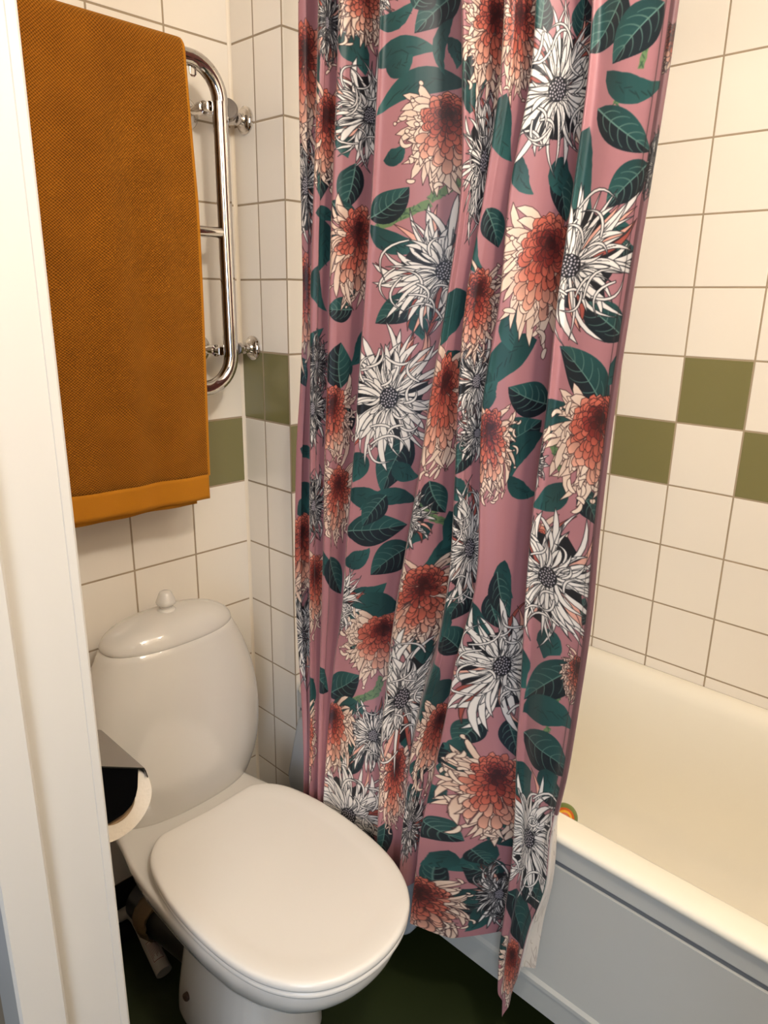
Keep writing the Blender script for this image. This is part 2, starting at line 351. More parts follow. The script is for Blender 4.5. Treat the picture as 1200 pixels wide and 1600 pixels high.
def stick(mb, u0, u1, f0, f1, m, r0):
    n = 8; vs = []
    for u in (u0, u1):
        for k in range(n+1):
            f = math.radians(f0+(f1-f0)*k/n); rad = .0172+.0008*u+r0
            vs.append(a0+(a1-a0)*u+(side*math.cos(f)+upv*math.sin(f))*rad)
    mb.add(vs, [(k, k+1, k+n+2, k+n+1) for k in range(n)], m)
stick(mb, .0, .70, 40, 150, 'sticker', .0003)
stick(mb, .02, .04, 45, 120, 'stickerred', .0006); stick(mb, .66, .68, 45, 120, 'stickerred', .0006)
stick(mb, .03, .67, 45, 48, 'stickerred', .0006); stick(mb, .03, .67, 117, 120, 'stickerred', .0006)
for k in range(7): stick(mb, .08, .58-.05*(k % 3), 54+9*k, 57+9*k, 'stickerred', .0006)
stick(mb, .0, .12, 126, 146, 'ink', .0006)
mb.build('sticker', br)

# light grey board standing between toilet and bath panel
bd = thing('rounded_board', 'light grey plastic board with rounded corners, stood between toilet and bathtub', 'board', (-.068, -.40, 0))
mb = MB(); bx = -.050
pts = []
def arc(cy, cz, r, a0, a1, n=10): return [(cy+r*math.cos(math.radians(a0+(a1-a0)*k/n)), cz+r*math.sin(math.radians(a0+(a1-a0)*k/n))) for k in range(n+1)]
poly = arc(-.522, .227, .092, 180, 270)+arc(-.27, .165, .03, 270, 330)+[(-.200, .36)]+arc(-.285, .50, .05, 20, 90)+arc(-.564, .50, .05, 90, 180)
def ringp(off, x):
    c = (-.42, .36); return [Vector((x, c[0]+(y-c[0])*off, c[1]+(z-c[1])*off)) for y, z in poly]
mb.rings([ringp(.96, bx-.009), ringp(.985, bx-.0085), ringp(1, bx-.005), ringp(1, bx+.005), ringp(.985, bx+.0085), ringp(.96, bx+.009)], 'board', True, True, True); mb.build('panel', bd, angle=50)
for yy in (-.30, -.42):
    mb = MB(); mb.tube([(bx, yy, 0), (bx, yy, .22)], .007, 'board', 12); mb.build('leg', bd)

# ------------------------------------------------------------ towel rail
rail = thing('towel_rail', 'chrome heated towel rail with looped tubes fixed to the tiled back wall', 'towel rail', (-.35, -.1, 1.0))
YR = -.10
def loop_pts(xa, xb, za, zb_, r, y, n=10):
    P = []
    for cx, cz, a0 in ((xb-r, zb_-r, 0), (xa+r, zb_-r, 90), (xa+r, za+r, 180), (xb-r, za+r, 270)):
        for k in range(n+1):
            a = math.radians(a0+90*k/n); P.append((cx+r*math.cos(a), y, cz+r*math.sin(a)))
    return P
ZA, ZB = H-.178, H+.412
mb = MB(); mb.tube(loop_pts(-.60, -.0985, ZA, ZB, .062, YR), .0148, 'chrome', 28, closed=True); mb.build('tube_frame', rail, angle=60)
mb = MB(); mb.tube([(-.595, YR, H+.120), (-.102, YR, H+.120)], .0105, 'chrome', 24); mb.build('crossbar', rail)
for zz in (H+.343, H-.107):
    mb = MB(); mb.lathe((-.114, 0, zz), (0, -1, 0), [(.030, 0), (.030, .003), (.027, .006), (.020, .008), (.019, .013), (.012, .018), (.0085, .020), (.0085, .055), (.012, .056), (.012, .072), (.0085, .073), (.0085, .09)], 'chrome', 36)
    mb.lathe((-.118, -.078, zz), (.9, -.42, 0), [(.007, 0), (.010, .006), (.006, .02)], 'chrome', 20)
    mb.build('wall_bracket', rail, angle=35)
for zz in (H+.343, H-.107):
    big = zz > H
    mb = MB()
    mb.lathe((0, -.045, zz), (-1, 0, 0), [(.026, 0), (.026, .004), (.0235, .006), (.022, .006), (.019, .010), (.013, .012), (.011, .016), (.012, .022), (.012, .026), (.0075, .028), (.0075, .098)], 'chrome', 36)
    mb.tube([(-.098, -.045, zz), (-.100, -.060, zz), (-.100, -.10, zz)], .008, 'chrome', 16)
    pp = mb.build('supply_pipe', rail, angle=35)
    mb = MB()
    if big:
        mb.lathe((-.030, -.045, zz), (-1, 0, 0), [(.011, 0), (.0145, .004), (.0155, .016), (.017, .024), (.017, .034), (.010, .040)], 'chrome', 24)
        mb.lathe((-.052, -.052, zz+.006), (-.45, -.75, .25), [(.010, -.004), (.021, 0), (.0225, .003), (.0225, .011), (.020, .014), (.0001, .0145)], 'brushed', 32)
    else:
        mb.lathe((-.032, -.045, zz), (-1, 0, 0), [(.0095, 0), (.013, .003), (.013, .012), (.0135, .013), (.0135, .034), (.011, .036)], 'chrome', 6)
        mb.lathe((-.050, -.050, zz), (-.55, -.8, .0), [(.008, -.004), (.0115, 0), (.0125, .004), (.0125, .010), (.011, .012), (.0001, .012)], 'brushed', 24)
    mb.build('valve_knob' if big else 'pipe_nut', pp, angle=35)
mb = MB(); mb.tube([(-.158, YR, ZB-.006), (-.1595, YR, ZB-.016), (-.1595, YR, ZB-.026), (-.157, YR, ZB-.0285), (-.151, YR, ZB-.0285), (-.1485, YR, ZB-.026), (-.1485, YR, ZB-.016), (-.150, YR, ZB-.006)], .0016, 'chrome', 8); mb.build('hanging_loop', rail)

# ------------------------------------------------------------ towel
def towel_mat(name, base, dark, weave=True):
    m = bpy.data.materials.new(name); m.use_nodes = True; nt = m.node_tree; b = nt.nodes['Principled BSDF']
    b.inputs['Roughness'].default_value = .95; b.inputs['Sheen Weight'].default_value = .35; b.inputs['Sheen Tint'].default_value = lin((255, 190, 90)); b.inputs['Specular IOR Level'].default_value = .1
    uv = nt.nodes.new('ShaderNodeUVMap'); sep = nt.nodes.new('ShaderNodeSeparateXYZ'); nt.links.new(uv.outputs[0], sep.inputs[0])
    def mth(op, a, b_=None):
        n = nt.nodes.new('ShaderNodeMath'); n.operation = op
        for i, v in enumerate((a, b_)):
            if v is None: continue
            if isinstance(v, (int, float)): n.inputs[i].default_value = v
            else: nt.links.new(v, n.inputs[i])
        return n.outputs[0]
    nz = nt.nodes.new('ShaderNodeTexNoise'); nz.inputs['Scale'].default_value = 14; nz.inputs['Detail'].default_value = 5; nt.links.new(uv.outputs[0], nz.inputs['Vector'])
    n3 = nt.nodes.new('ShaderNodeTexNoise'); n3.inputs['Scale'].default_value = 600; nt.links.new(uv.outputs[0], n3.inputs['Vector'])
    mx = nt.nodes.new('ShaderNodeMix'); mx.data_type = 'RGBA'; mx.inputs['A'].default_value = lin(dark); mx.inputs['B'].default_value = lin(base)
    if weave:
        wob = mth('MULTIPLY', nz.outputs['Fac'], .012)
        u = mth('MULTIPLY', mth('ADD', sep.outputs[0], wob), 2*math.pi/.0056); v = mth('MULTIPLY', mth('ADD', sep.outputs[1], wob), 2*math.pi/.0050)
        a = mth('SINE', mth('ADD', u, v)); c = mth('SINE', mth('SUBTRACT', u, mth('MULTIPLY', v, 1.0)))
        h = mth('ADD', mth('MULTIPLY', mth('ADD', a, c), .25), .5)
        h2 = mth('ADD', mth('ADD', mth('MULTIPLY', h, .85), mth('MULTIPLY', n3.outputs['Fac'], .25)), mth('MULTIPLY', mth('SUBTRACT', nz.outputs['Fac'], .5), .35))  # low spots of the weave go darker: crevice shade put into the colour
    else:
        h2 = mth('ADD', mth('MULTIPLY', n3.outputs['Fac'], .6), mth('MULTIPLY', nz.outputs['Fac'], .4))
    nt.links.new(h2, mx.inputs['Factor']); nt.links.new(mx.outputs['Result'], b.inputs['Base Color'])
    bp = nt.nodes.new('ShaderNodeBump'); bp.inputs['Strength'].default_value = .9 if weave else .3; bp.inputs['Distance'].default_value = .0016
    nt.links.new(h2, bp.inputs['Height']); nt.links.new(bp.outputs['Normal'], b.inputs['Normal'])
    return m
M['towel'] = towel_mat('ochre_waffle_towel', (176, 108, 28), (60, 26, 4))
M['towelflat'] = towel_mat('ochre_flat_border', (190, 124, 34), (168, 104, 24), False)
towel = thing('bath_towel', 'ochre brown waffle towel folded over the top of the chrome towel rail', 'towel', (-.39, YR, ZB))
TX0, TX1 = -.635, -.1865
def drape(x0, x1, zf, zb2, th, name, m, nx=90, parent=towel, gap=.0, wob=.009, base=True):
    """cloth over the rail: front bottom, over the tube, back bottom"""
    r = .0215+gap; path = []
    for k in range(60): path.append((YR-r, zf+(ZB-zf)*k/60))
    for k in range(13):
        a = math.pi*k/12; path.append((YR-r*math.cos(a), ZB+r*math.sin(a)))
    for k in range(1, 41): path.append((YR+r, ZB-(ZB-zb2)*k/40))
    vs = []; uvs = []; s = 0; pr = path[0]
    for i, (y, z) in enumerate(path):
        s += math.hypot(y-pr[0], z-pr[1]); pr = (y, z)
        hang = max(0, min(1, (ZB-z)/.25)); front = 1 if i < 66 else -.3
        for j in range(nx+1):
            x = x0+(x1-x0)*j/nx
            w = (math.sin(x*31+.8)*.55+math.sin(x*67+2+z*3)*.3+math.sin(x*17+z*5)*.5)*wob*hang*front
            taper = .006*math.sin((ZB-z)*5)*hang
            vs.append((x+(taper if j > nx*.5 else 0)*(2*j/nx-1), y-w-(.006*hang if front == 1 else -.003*hang), z)); uvs.append((x, s))
    fs = [(i*(nx+1)+j, i*(nx+1)+j+1, (i+1)*(nx+1)+j+1, (i+1)*(nx+1)+j) for i in range(len(path)-1) for j in range(nx)]
    off = parent.matrix_world.translation
    me = bpy.data.meshes.new(name); me.from_pydata([tuple(Vector(v)-off) for v in vs], [], fs); me.materials.append(M[m])
    ul = me.uv_layers.new(name='UVMap')
    for p in me.polygons:
        for li in p.loop_indices: ul.data[li].uv = uvs[me.loops[li].vertex_index]
    me.polygons.foreach_set('use_smooth', [True]*len(me.polygons)); me.update()
    o = link(name, me, parent); so = o.modifiers.new('thickness', 'SOLIDIFY'); so.thickness = th; so.offset = 1
    return o, vs, nx
ZF = H-.396
cl, cv, cnx = drape(TX0, TX1, ZF+.048, ZF-.01, .0045, 'pile_cloth', 'towel')
def cloth_piece(name, rows, m, th):
    """rows: list of lists of points; uv = x,z"""
    n = len(rows[0]); off = towel.matrix_world.translation
    me = bpy.data.meshes.new(name); me.from_pydata([tuple(Vector(v)-off) for r in rows for v in r], [], [(i*n+j, i*n+j+1, (i+1)*n+j+1, (i+1)*n+j) for i in range(len(rows)-1) for j in range(n-1)])
    me.materials.append(M[m]); ul = me.uv_layers.new(name='UVMap')
    P = [v for r in rows for v in r]
    for p in me.polygons:
        for li in p.loop_indices:
            v = P[me.loops[li].vertex_index]; ul.data[li].uv = (v[0], v[2])
    me.polygons.foreach_set('use_smooth', [True]*len(me.polygons)); me.update()
    o = link(name, me, towel); so = o.modifiers.new('thickness', 'SOLIDIFY'); so.thickness = th; so.offset = 0; return o
first = cv[:cnx+1]
cloth_piece('flat_border', [[(x, y-.003, ZF+.050-(.050)*k/6) for x, y, z in first] for k in range(7)], 'towelflat', .004)
cloth_piece('under_layer', [[(x-.022, y+.011, ZF+.05-(.060)*k/6) for x, y, z in first] for k in range(7)], 'towelflat', .003)
edge = [cv[i*(cnx+1)+cnx] for i in range(0, 112)]
mb = MB(); mb.tube([(x+.0005, y-.001, z) for x, y, z in edge], .0042, 'towelflat', 10); mb.build('edge_piping', towel)

# ------------------------------------------------------------ toilet paper on the left wall
hold = thing('toilet_paper_holder', 'steel and black toilet paper holder on the left wall beside the door frame', 'paper holder', (XL, -.50, .80))
yE = -.560
mb = MB()
P0 = [(XL, .885), (-.652, .868), (-.600, .8395), (-.5855, .8315), (-.5835, .826), (-.581, .815)]
R = []
for y in (yE-.002, -.435):
    R.append([Vector((x, y, z)) for x, z in P0]+[Vector((x-.001, y, z-.0018)) for x, z in P0[::-1]])
mb.rings(R, 'brushed', True, True, True); cov = mb.build('cover_flap', hold, angle=30)
mb = MB(); pl = [(-.672, .878), (-.652, .8655), (-.593, .8335), (-.5965, .804), (-.600, .793), (-.607, .782), (-.620, .7745), (-.638, .772), (-.672, .774)]
mb.rings([[Vector((x, yE, z)) for x, z in pl], [Vector((x, yE+.0018, z)) for x, z in pl]], 'black', True, True, True); mb.build('side_plate', hold, smooth=False)
mb = MB(); mb.box((XL, yE, .74), (XL+.004, -.43, .89), 'brushed', .001); mb.build('wall_plate', hold)
mb = MB(); mb.tube([(-.627, yE+.001, .795), (-.627, -.445, .795)], .006, 'brushed', 16); mb.build('spindle', hold)
roll = thing('toilet_paper_roll', 'white toilet paper roll in the holder beside the door frame', 'toilet paper', (-.627, -.50, .7885))
mb = MB(); c = (-.6265, yE+.004, .7885)
mb.lathe(c, (0, 1, 0), [(.0268, 0), (.0515, 0), (.0525, .001), (.0525, .099), (.0515, .1), (.0268, .1)], 'paper', 64, caps=False); mb.build('paper', roll, angle=40)
mb = MB(); mb.lathe(c, (0, 1, 0), [(.0262, .0005), (.0268, .0005), (.0268, .0995), (.0262, .0995), (.0262, .0005)], 'card', 48, caps=False); mb.build('core', roll, angle=40)

# ------------------------------------------------------------ ball in the tub
ball = thing('toy_ball', 'small green yellow and orange striped ball inside the bathtub beside the curtain edge', 'toy', (.43, -.672, .30))
mb = MB(); bc = Vector((.455, -.659, .2035)); ax = (Vector(CAM)-bc); ax = Vector((-.72, -.42, .55)).normalized(); rb = .0345
def cap(a0, a1, m, n=8):
    mb.lathe(bc, ax, [(rb*math.sin(math.radians(a0+(a1-a0)*k/n)), rb*math.cos(math.radians(a0+(a1-a0)*k/n))) for k in range(n+1)], m, 40, caps=False)
cap(0, 24, 'torg'); cap(24, 34, 'tyel'); cap(34, 46, 'torg'); cap(46, 180, 'tgreen', 20)
ball.location = bc; bpy.context.view_layer.update(); mb.build('shell', ball, angle=60)

# ------------------------------------------------------------ shower curtain
# ---- the printed cloth: motifs drawn flat, in metres of cloth, y up ----
PX=0.00078; S0,S1,T0,T1=-.01,1.20,-1.42,.66
PW=int((S1-S0)/PX); PH=int((T1-T0)/PX)
def srgb(*c): return np.array(c,np.float32)/255.
BG=srgb(160,108,111); INK=srgb(44,20,22); BLK=srgb(20,20,24)
TEAL=srgb(34,78,74); TEALD=srgb(18,52,52); NIGHT=srgb(12,24,30); VEIN=srgb(92,124,112)
def paint_poly(im,P,fill,ink=INK,lw=.0007,clip=None,fill2=None,axis=None,hatch=None):
    """one outlined closed shape; fill blends to fill2 along axis (base,tip)"""
    x0=max(0,int((P[:,0].min()-.002-S0)/PX)); x1=min(PW,int((P[:,0].max()+.002-S0)/PX)+1)
    y0=max(0,int((P[:,1].min()-.002-T0)/PX)); y1=min(PH,int((P[:,1].max()+.002-T0)/PX)+1)
    if clip is not None:
        x0=max(x0,int((clip[0]-S0)/PX)); x1=min(x1,int((clip[1]-S0)/PX))
    if x1<=x0 or y1<=y0: return
    X,Y=np.meshgrid(S0+(np.arange(x0,x1)+.5)*PX,T0+(np.arange(y0,y1)+.5)*PX)
    d2=np.full(X.shape,1e9); ins=np.zeros(X.shape,bool)
    n=len(P)
    for i in range(n):
        ax,ay=P[i]; bx,by=P[(i+1)%n]; ex,ey=bx-ax,by-ay
        L=ex*ex+ey*ey+1e-14
        h=np.clip(((X-ax)*ex+(Y-ay)*ey)/L,0,1)
        d2=np.minimum(d2,(X-ax-h*ex)**2+(Y-ay-h*ey)**2)
        if ay!=by:
            c=((ay>Y)!=(by>Y))&(X<ex*(Y-ay)/ey+ax); ins^=c
    d=np.sqrt(d2); d=np.where(ins,-d,d)
    reg=im[y0:y1,x0:x1]
    cov=np.clip(.5-(d-lw*.5)/PX,0,1)[...,None]
    col=np.broadcast_to(fill,reg.shape).copy()
    if axis is not None:
        b,t=axis; e=t-b; L=e@e+1e-12
        u=np.clip(((X-b[0])*e[0]+(Y-b[1])*e[1])/L,0,1)[...,None]
        v=((X-b[0])*-e[1]+(Y-b[1])*e[0])/L
        if fill2 is not None: col=fill*(1-u)+fill2*u
        if hatch:
            k=np.abs(np.sin(v*hatch))<.3
            k=k&(u[...,0]<.5+.25*np.sin(v*hatch*.37))&(u[...,0]>.05)
            col[k]=col[k]*.35+ink*.65
    if ink is not None:
        o=np.clip(.5+(d+lw*.5)/PX,0,1)[...,None]
        col=col*(1-o)+ink*o
    reg[:]=reg*(1-cov)+col*cov
def strip(b,t,w,bend,prof,n=9):
    """petal or leaf outline: curved centre line from b to t, width profile"""
    b=np.array(b,float); t=np.array(t,float); e=t-b; nrm=np.array([-e[1],e[0]])
    u=np.linspace(0,1,n)[:,None]
    c=b+e*u+nrm*(bend*4*u*(1-u)*.5)
    tan=np.gradient(c,axis=0); L=np.linalg.norm(tan,axis=1)[:,None]+1e-9
    N=np.stack([-tan[:,1],tan[:,0]],1)/L
    hw=w*.5*prof(u)
    return np.vstack([c+N*hw,(c-N*hw)[::-1]])
PET=lambda u: np.sin(np.pi*np.clip(u,0,1)**1.5)**.7*.95+.08*(1-u)
RND=lambda u: np.sqrt(np.clip(1-(2*u-1)**2,0,1))**.8
LEAF=lambda u: np.sin(np.pi*u**.8)**.9
CURL=lambda u: (1-u)**.4*(.35+.65*np.sin(np.pi*np.clip(u*.9+.1,0,1)))
def leaf(im,b,t,w,style,clip,rng):
    b=np.array(b);t=np.array(t); bend=rng.uniform(-.12,.12) if style=='V' else rng.choice([-.35,.3])
    if style=='S':
        P=strip(b,t,w,0,lambda u:np.ones_like(u)*(.8+.15*np.sin(u*19)))
        paint_poly(im,P,srgb(96,120,78),None,clip=clip)
        for k in range(int(np.linalg.norm(t-b)/.004)):
            u=rng.random(); c=b+(t-b)*u+np.array([rng.uniform(-.3,.3)*w,rng.uniform(-.3,.3)*w]); a=rng.uniform(0,6.3)
            e=np.array([math.cos(a),math.sin(a)])*.0035
            paint_poly(im,strip(c-e,c+e,.0009,0,RND,5),srgb(58,84,60),None,clip=clip)
        return
    e_=t-b; b=b-e_*.07; t=t+e_*.12; w=w*1.22
    P=strip(b,t,w*1.05,bend,LEAF,15)
    if style=='T':
        P=P+np.array([[rng.uniform(-1,1)*.0006,rng.uniform(-1,1)*.0006] for _ in P])
        paint_poly(im,P,TEALD,None,clip=clip,fill2=TEAL*1.05,axis=(b,t))
        e=(t-b); L=np.linalg.norm(e); n_=np.array([-e[1],e[0]])/L
        for k in range(7):
            u=.2+.09*k; c=b+e*u+n_*(bend*2*u*(1-u)*L)
            paint_poly(im,strip(c,c+e*.12+n_*w*rng.uniform(-.3,.3),.0007,0,RND,5),TEALD*.8,None,clip=clip)
        return
    paint_poly(im,P,TEALD*.95,None,clip=clip,fill2=TEAL,axis=(b,t))
    n=len(P)//2; e=t-b; L=np.linalg.norm(e); n_=np.array([-e[1],e[0]])/L
    C=(P[:n]+P[n:][::-1])/2
    half=np.vstack([C,P[n:]]) if n_[1]>0 else np.vstack([P[:n],C[::-1]])
    paint_poly(im,half,NIGHT,None,clip=clip)
    paint_poly(im,strip(b,b+e*.97,.0013,bend,lambda u:1.1-u,9),VEIN,None,clip=clip)
    for sgn in (-1,1):
        for k in range(5):
            u=.12+.15*k; c=b+e*u+n_*(bend*2*u*(1-u)*L)
            tip=c+e*.2+n_*sgn*w*.40*math.sin(math.pi*min(.95,u+.18))
            paint_poly(im,strip(c,tip,.0008,.25*sgn,lambda u:1.1-u,7),VEIN*.85,None,clip=clip)
CREAM=srgb(222,200,178); PEACH=srgb(208,150,126); CORAL=srgb(182,92,72); RED=srgb(128,44,36); DEEP=srgb(58,14,14)
def mixc(cs,u):
    u=max(0,min(.9999,u))*(len(cs)-1); i=int(u); return cs[i]*(1-u+i)+cs[i+1]*(u-i)
def red_mum(im,c,rs,rt,clip,rng):
    c=np.array(c); R=np.array([rs,rt])
    def pet(a,r0,r1,w,col,col2,bend=0,prof=PET,off=(0,0),hatch=None):
        d=np.array([math.cos(a),math.sin(a)]); b=c+R*(np.array(off)+d*r0); t=c+R*(np.array(off)+d*r1)
        P=strip(b,t,w*min(rs*1.15,rt),bend,prof,8)
        paint_poly(im,P,col,INK,.0008,clip,col2,(b,t),hatch)
    BL=lambda u: np.clip(u*2.2+.25,0,1)**.6*np.sqrt(np.clip(1-np.clip(2.6*u-1.6,0,1)**2,0,1))
    U=np.array([[math.cos(a)*rng.uniform(.45,.6),math.sin(a)*rng.uniform(.42,.6)-.12] for a in np.linspace(0,6.1,20)])
    U[:,1]=np.minimum(U[:,1],.05)
    paint_poly(im,c+R*U,srgb(84,44,38),None,clip=clip)
    # hanging cream petals
    for layer,(lo,hi,n) in enumerate([(.96,1.16,24),(.84,1.02,24),(.70,.88,24),(.58,.74,20)]):
        A=[math.radians(-90+(k/(n-1)-.5)*(262-22*layer)+rng.uniform(-8,8)) for k in range(n)]
        rng.shuffle(A)
        for a in A:
            up=.5+.5*math.sin(-a); r=(lo+(hi-lo)*rng.random())*(.66+.34*up)
            k=rng.random()
            pet(a,.12,r,.125*rng.uniform(.7,1.25),mixc([srgb(150,104,84),srgb(196,150,126),CREAM],.15+.7*k),mixc([PEACH,CREAM,CREAM],.6+.4*k),rng.uniform(-.45,.45),BL if rng.random()<.55 else PET,(0,-.1),rng.choice([None,13,13,20]))
            if rng.random()<.3:
                d=np.array([math.cos(a),math.sin(a)]); q=c+R*(np.array([0,-.1])+d*r)
                e=np.array([rng.uniform(-.12,.12),rng.uniform(-.02,.1)])*R
                paint_poly(im,strip(q-e,q+e,.07*min(rs*1.15,rt),rng.uniform(-.9,.9),RND,8),CREAM,INK,.0008,clip)
    rings=[(.46,20,.22,.99),(.40,20,.21,.84),(.35,19,.20,.70),(.30,18,.19,.56),(.25,16,.17,.43),(.20,14,.15,.3),(.15,12,.13,.2),(.10,9,.10,.1),(.05,6,.07,.0)]
    for r,n,sz,cu in rings:
        for k in range(n):
            a=2*math.pi*k/n+rng.uniform(-.22,.22)+r*7
            dn=max(0,-math.sin(a)); upp=max(0,math.sin(a)); rr=r*(1+.34*dn-.18*upp)*rng.uniform(.92,1.08)
            col=mixc([DEEP,RED,CORAL,CORAL,PEACH,PEACH],cu*(.66+.36*dn)+rng.uniform(-.07,.07))
            pet(a+rng.uniform(-.1,.1),rr-sz*.75,rr+sz*.30,.085+.06*cu+rng.uniform(-.02,.03),col*.80,col*1.08,rng.uniform(-.3,.3),BL,(0,-.16*r/.46),9 if rng.random()<.3 else None)
WHT=srgb(222,214,204)
def white_mum(im,c,rs,rt,clip,rng,disc=True):
    c=np.array(c); R=np.array([rs,rt])
    P=np.array([[math.cos(a)*rng.uniform(.5,.74),math.sin(a)*rng.uniform(.5,.72)] for a in np.linspace(0,6.1,22)])
    paint_poly(im,c+R*P,BLK,None,clip=clip)
    def pet(a,r0,r1,w,bend,prof,col=WHT,hatch=None,ink=BLK):
        d=np.array([math.cos(a),math.sin(a)]); d2=np.array([math.cos(a+bend*.5),math.sin(a+bend*.5)])
        b=c+R*d*r0; t=c+R*d2*r1
        P=strip(b,t,w*min(rs*1.2,rt),bend,prof,9)
        paint_poly(im,P,col,ink,.0009,clip,None,(b,t),hatch)
    REDB=srgb(152,74,62); PK=srgb(214,158,138)
    for k in range(9):
        a=rng.uniform(0,6.3); pet(a,.2,rng.uniform(.85,1.1),.12,rng.uniform(-.5,.5),CURL,REDB if k%2 else PK,None,INK)
    for lo,hi,n,w in [(.9,1.14,24,.085),(.72,.98,24,.085),(.52,.78,22,.085),(.38,.55,14,.07)]:
        for k in range(n):
            a=2*math.pi*(k+rng.uniform(-.3,.3))/n
            pet(a,.14,rng.uniform(lo,hi),w*rng.uniform(.7,1.25),rng.uniform(-.45,.45),PET if rng.random()<.5 else CURL,WHT,rng.choice([None,26,34,34]))
    for k in range(16):
        a=rng.uniform(0,6.3); r=rng.uniform(.2,.75); a2=a+rng.choice([-1,1])*rng.uniform(.5,.9)
        b=c+R*np.array([math.cos(a),math.sin(a)])*r; t=c+R*np.array([math.cos(a2),math.sin(a2)])*(r+.18)
        paint_poly(im,strip(b,t,.05*min(rs*1.2,rt),rng.choice([-.7,.7]),CURL,9),WHT,BLK,.0009,clip)
    if disc:
        paint_poly(im,c+R*.15*np.array([[math.cos(a),math.sin(a)] for a in np.linspace(0,6.0,14)]),BLK,None,clip=clip)
        for k in range(34):
            r=.135*math.sqrt((k+.5)/34); a=k*2.4; p=c+R*r*np.array([math.cos(a),math.sin(a)])
            paint_poly(im,p+R*.012*np.array([[1,0],[0,1],[-1,0],[0,-1]]),srgb(190,180,184),None,clip=clip)
def paint_print(motifs,panels):
    im=np.empty((PH,PW,3),np.float32); im[:]=BG
    rng=random.Random(5)
    r2=random.Random(9)
    for k in range(34):                       # cloth near the rod
        x,y=r2.uniform(0,1.12),r2.uniform(.44,.64)
        if k%3==0: red_mum(im,(x,y),.05,.065,None,r2)
        elif k%3==1: white_mum(im,(x,y),.055,.06,None,r2)
        else:
            a=r2.uniform(0,6.3); leaf(im,(x,y),(x+.05*math.cos(a),y+.05*math.sin(a)),.026,'V',None,r2)
    for m in motifs:
        k=m[0]; clip=panels[m[1]]
        if k in 'VTS': leaf(im,(m[2],m[3]),(m[4],m[5]),m[6],k,clip,rng)
        elif k=='R': red_mum(im,(m[2],m[3]),m[4],m[5],clip,rng)
        elif k=='W': white_mum(im,(m[2],m[3]),m[4],m[5],clip,rng)
    # reverse of the turned-in edge: unprinted, with pale pressed lines
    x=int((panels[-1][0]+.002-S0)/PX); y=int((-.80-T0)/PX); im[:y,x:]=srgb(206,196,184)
    im[y:,x-4:]*=.62; im[:,x-14:x-12]*=.6  # stitched double hem, darkened with its shading painted into the print
    for k in range(60):
        s0=rng.uniform(panels[-1][0],panels[-1][1]); t0=rng.uniform(-1.25,-.82)
        paint_poly(im,strip((s0,t0),(s0+rng.uniform(-.012,.03),t0-rng.uniform(.01,.05)),.0013,rng.uniform(-.5,.5),RND,7),srgb(166,152,138),None,clip=(panels[-1][0]+.002,9))
    return im

def curtain_rows(ZL,tab,xt,cam=(-.976,-1.378)):
    """fold profile at every level: list of (x,y) control points, crest - belly - valley - flank"""
    names=['L0','A','B','C','D','E','G','H','I']
    rows=[]
    for k,z in enumerate(ZL):
        pts=[];
        for i,n in enumerate(names):
            xc,yc=xt[n][k],tab[n][k]
            if i==0:
                pts.append((xc+.02,yc+.004))
            pts.append((xc,yc))
            if i<len(names)-1:
                m=names[i+1]; x1,y1=xt[m][k],tab[m][k]
                w=abs(y1-yc); xf=-.012 if z<-.83 else -.012+.035*min(1,(z+.83)/.3)
                if m in('A','B','C','D','E'):
                    t=min(1,max(0,(-.75-z)/.25)); xf-=.076*t*t*(3-2*t)
                if m=='G':
                    t=min(1,max(0,(-.75-z)/.25)); xf-=.07*t*t*(3-2*t)
                d=min(.072,.62*w+.004); d=min(d,xf-x1)
                if m=='I': d=.010
                slope=(y1-cam[1])/(x1-cam[0])
                yv=y1+d*slope-.003
                xv=x1+d
                if m=='I': xv=x1+.005; yv=y1+.016
                pts.append((xc+.006,yc-.012 if w>.05 else yc-.2*w))
                pts.append((.62*xc+.38*xv+.002*np.sin(i*3+z*4),yc+.5*(yv-yc)))
                pts.append((xv,yv+.006 if w>.05 else yv))
                pts.append((xv-.003,yv-.006))
        pts.append((xt['I'][k]+.010,tab['I'][k]+.001))
        pts.append((xt['F'][k],tab['F'][k]))
        rows.append(pts)
    return np.array(rows)   # (levels, control points, 2)
def catmull(P,ts):
    """P (n,d); ts parameters 0..n-1"""
    n=len(P); Q=np.vstack([2*P[0]-P[1],P,2*P[-1]-P[-2]])
    i=np.clip(ts.astype(int),0,n-2); f=(ts-i)[:,None]
    p0,p1,p2,p3=Q[i],Q[i+1],Q[i+2],Q[i+3]
    return .5*((2*p1)+(-p0+p2)*f+(2*p0-5*p1+4*p2-p3)*f*f+(-p0+3*p1-3*p2+p3)*f**3)
def hem_z(C):
    """lower edge of the cloth for every control column"""
    return np.interp(C,HEM_C,HEM_Z)

